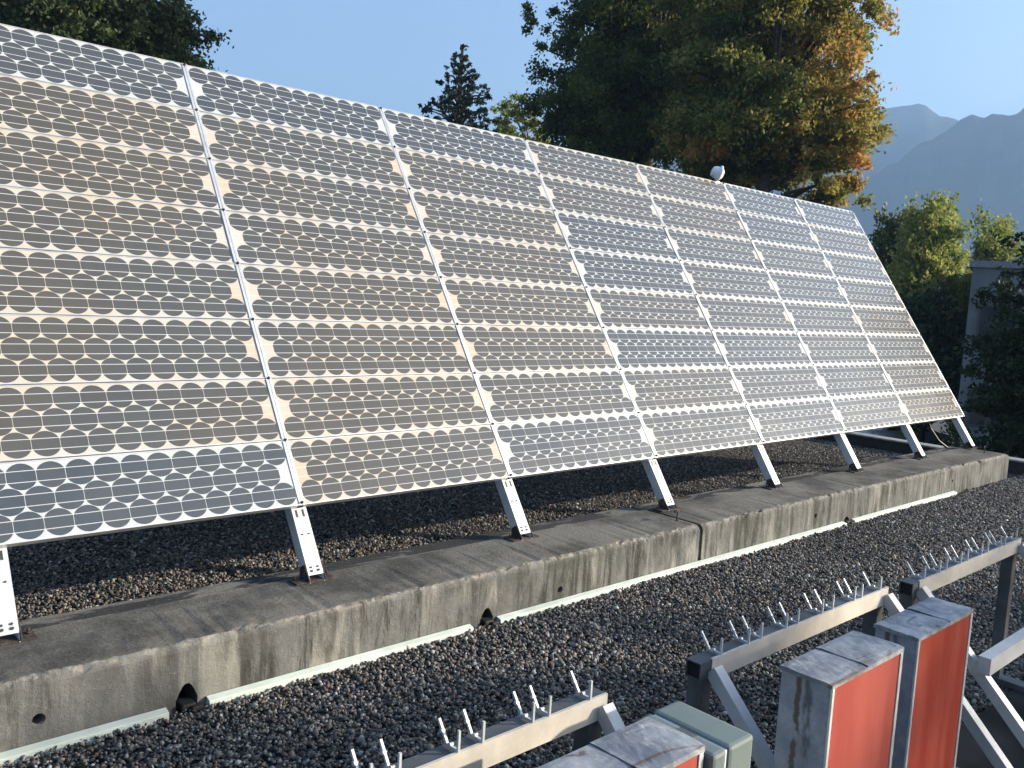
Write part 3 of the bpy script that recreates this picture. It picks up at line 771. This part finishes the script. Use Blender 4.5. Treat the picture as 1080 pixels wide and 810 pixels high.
# grey building on the right
bx = at(1024, 300, 33); bt = at(1027, 282, 33).z
bd = empty('grey_building', (bx.x, bx.y, GROUND), 'grey rendered building with a flat roof behind the dark tree at the right edge', 'building')
yawr = math.atan2(R_.y, R_.x); bd.rotation_euler = (0, 0, yawr - math.radians(29))
HB = bt - GROUND; t = NT('grey_render', .9); t.col(t.mix(t.step(t.noise(1.5, t.pos(), 5), .3, .7), (.14, .145, .15), (.19, .195, .2))); MR = t.m
b = MB(); b.box(0, 16, 0, 12, 0, HB); b.build('wall', MR, bd)
b = MB(); b.box(-.12, 16.12, -.12, 12.12, HB + .002, HB + .25); b.build('roof_edge', simple('grey_fascia', (.22, .22, .23), .7), bd)
MW = NT('window_glass', .08, spec=.8); MW.col((.03, .04, .05)); MWF = simple('window_frame_paint', (.08, .07, .07), .6)
for ix in range(5):
    for iz in (0, 1, 2):
        x0 = .35 + ix * 3.0; z1 = HB - 1.35 - iz * 3.0; z0 = z1 - 1.6
        if z0 < .3: continue
        b = MB(); wf = 1.3
        b.box(x0, x0 + wf, -.06, -.002, z0, z0 + .08); b.box(x0, x0 + wf, -.06, -.002, z1 - .08, z1)
        b.box(x0, x0 + .08, -.06, -.002, z0 + .08, z1 - .08); b.box(x0 + wf - .08, x0 + wf, -.06, -.002, z0 + .08, z1 - .08); b.box(x0 + wf / 2 - .03, x0 + wf / 2 + .03, -.055, -.002, z0 + .08, z1 - .08)
        w_ = b.build('window', MWF, bd)
        b = MB(); b.box(x0 + .08, x0 + wf - .08, -.03, -.004, z0 + .08, z1 - .08); b.build('pane', MW.m, w_)

# parked cars on the lower ground
def car(loc, rz, col, label, name='parked_car'):
    e = empty(name, loc, label, 'car', 'cars parked below the roof'); e.rotation_euler = (0, 0, rz)
    paint = simple('car_paint', col, .3, .3, .05, 2); glass = NT('car_glass', .08, spec=.8); glass.col((.02, .025, .03))
    pr = [(-2.1, .35), (-2.15, .75), (-2.0, .98), (-1.5, 1.02), (-.95, 1.42), (.35, 1.46), (1.0, 1.05), (1.9, .92), (2.15, .7), (2.15, .35)]
    b = MB(); b.prism(pr, 'y', -.82, .82); bmesh.ops.bevel(b.b, geom=b.b.edges[:], offset=.07, segments=3, affect='EDGES'); 
    for f in b.b.faces: f.smooth = True
    b.build('body', paint, e)
    for sy in (-1, 1):
        for pts in ([(-1.38, 1.03), (-.92, 1.36), (-.38, 1.39), (-.38, 1.03)], [(-.3, 1.03), (-.3, 1.39), (.3, 1.4), (.85, 1.05)]):
            b = MB(); a0, a1 = sorted((sy * .80, sy * .826)); b.prism(pts, 'y', a0, a1); b.build('side_window', glass.m, e)
    b = MB(); b.poly([(.42, -.7, 1.455), (1.0, -.72, 1.075), (1.0, .72, 1.075), (.42, .7, 1.455)])
    r_ = bmesh.ops.extrude_face_region(b.b, geom=b.b.faces[:]); 
    for v in [v for v in r_['geom'] if isinstance(v, bmesh.types.BMVert)]: v.co.z += .012
    b.build('windscreen', glass.m, e)
    for x in (-1.3, 1.35):
        for sy in (-1, 1):
            b = MB(); b.cyl((x, sy * .68, .32), (x, sy * .85, .32), .32, n=24); w_ = b.build('wheel', simple('tyre_rubber', (.015, .015, .015), .8) if 'tyre_rubber' not in bpy.data.materials else bpy.data.materials['tyre_rubber'], e)
            b = MB(); b.cyl((x, sy * .83, .32), (x, sy * .862, .32), .19, n=16); b.build('rim', M_GALV, w_)
    for sy in (-1, 1):
        b = MB(); b.box(2.08, 2.17, sy * .6 - .16, sy * .6 + .16, .62, .78, .03); b.build('headlight', M_BOLT, e)
    return e
def on_ground(px, py):
    d = R_ * ((px - 540) / FPX) + U_ * ((405 - py) / FPX) + W_; t_ = (GROUND - CAM.z) / d.z; return CAM + d * t_
p = on_ground(950, 474); car(p, yawr + .15, (.55, .57, .6), 'silver car seen through the gap beneath the far end of the panels')
p = on_ground(1062, 512); car(p, yawr - .9, (.35, .42, .55), 'pale blue car mostly hidden behind the plinth end and the dark tree')

# unseen tree masses added to darken the sky fill and reflections, and a treetop to the right that dapples the racks
rg = np.random.default_rng(77); P = []
def mass(c, r, n):
    q = rg.normal(size=(n, 3)); q /= np.linalg.norm(q, axis=1)[:, None]; q *= (rg.random(n) ** .4)[:, None] * np.array(r)
    P.append(q + np.array(c))
for c, r in (((-17, 4, 1), (4, 5, 7.5)), ((-19, -5, 2), (4, 5, 8.5)), ((-15, -13, 1), (5, 4, 7.5)), ((-16, 13, 1), (4, 5, 7)), ((-6, -20, 0), (5, 4, 6.5)), ((24.5, -1.6, 0), (2.4, 3.1, 8.2))): mass(c, r, 5200)
A_ = np.concatenate(P); P = []
for _ in range(70):
    k = rg.normal(size=3) * np.array((.40, .40, .42)); c = np.array((19.5, -14.3, 5.42)) + k
    mass(c, (.26, .26, .2), 60)
for _ in range(14):
    c = np.array((18.93, -15.09, 6.55)) + rg.normal(size=3) * np.array((.14, .14, .28)); mass(c, (.22, .22, .16), 45)
for _ in range(40):
    c = np.array((19.6, -14.4, 3.6)) + rg.normal(size=3) * np.array((.9, .9, 1.0)); mass(c, (.5, .5, .4), 110)
B_ = np.concatenate(P)
V1, F1, T1 = leaf_cloud(A_, .75, rg.uniform(.1, .7, len(A_)), rg); V2, F2, T2 = leaf_cloud(B_, .15, rg.uniform(.1, .7, len(B_)), rg)
wd = quads_mesh('unseen_shade_trees', np.concatenate([V1, V2]), np.concatenate([F1, F2 + len(V1)]), L_DARK, None, np.concatenate([T1, T2]))
tag(wd, kind='stuff')
# rusty anchor pins standing in the beam
for (x, y, lb) in ((3.53, -.33, 'small rusty T-shaped pin standing in the plinth just left of the joint'), (8.45, -.30, 'small rusty pin near the far end of the plinth')):
    b = MB(); b.cyl((x, y, ZT - .01), (x, y, ZT + .055), .005, n=8); b.cyl((x - .028, y, ZT + .057), (x + .028, y + .01, ZT + .057), .006, n=8)
    tag(b.build('anchor_pin', M_RUST), lb, 'pin', 'anchor pins in the plinth')
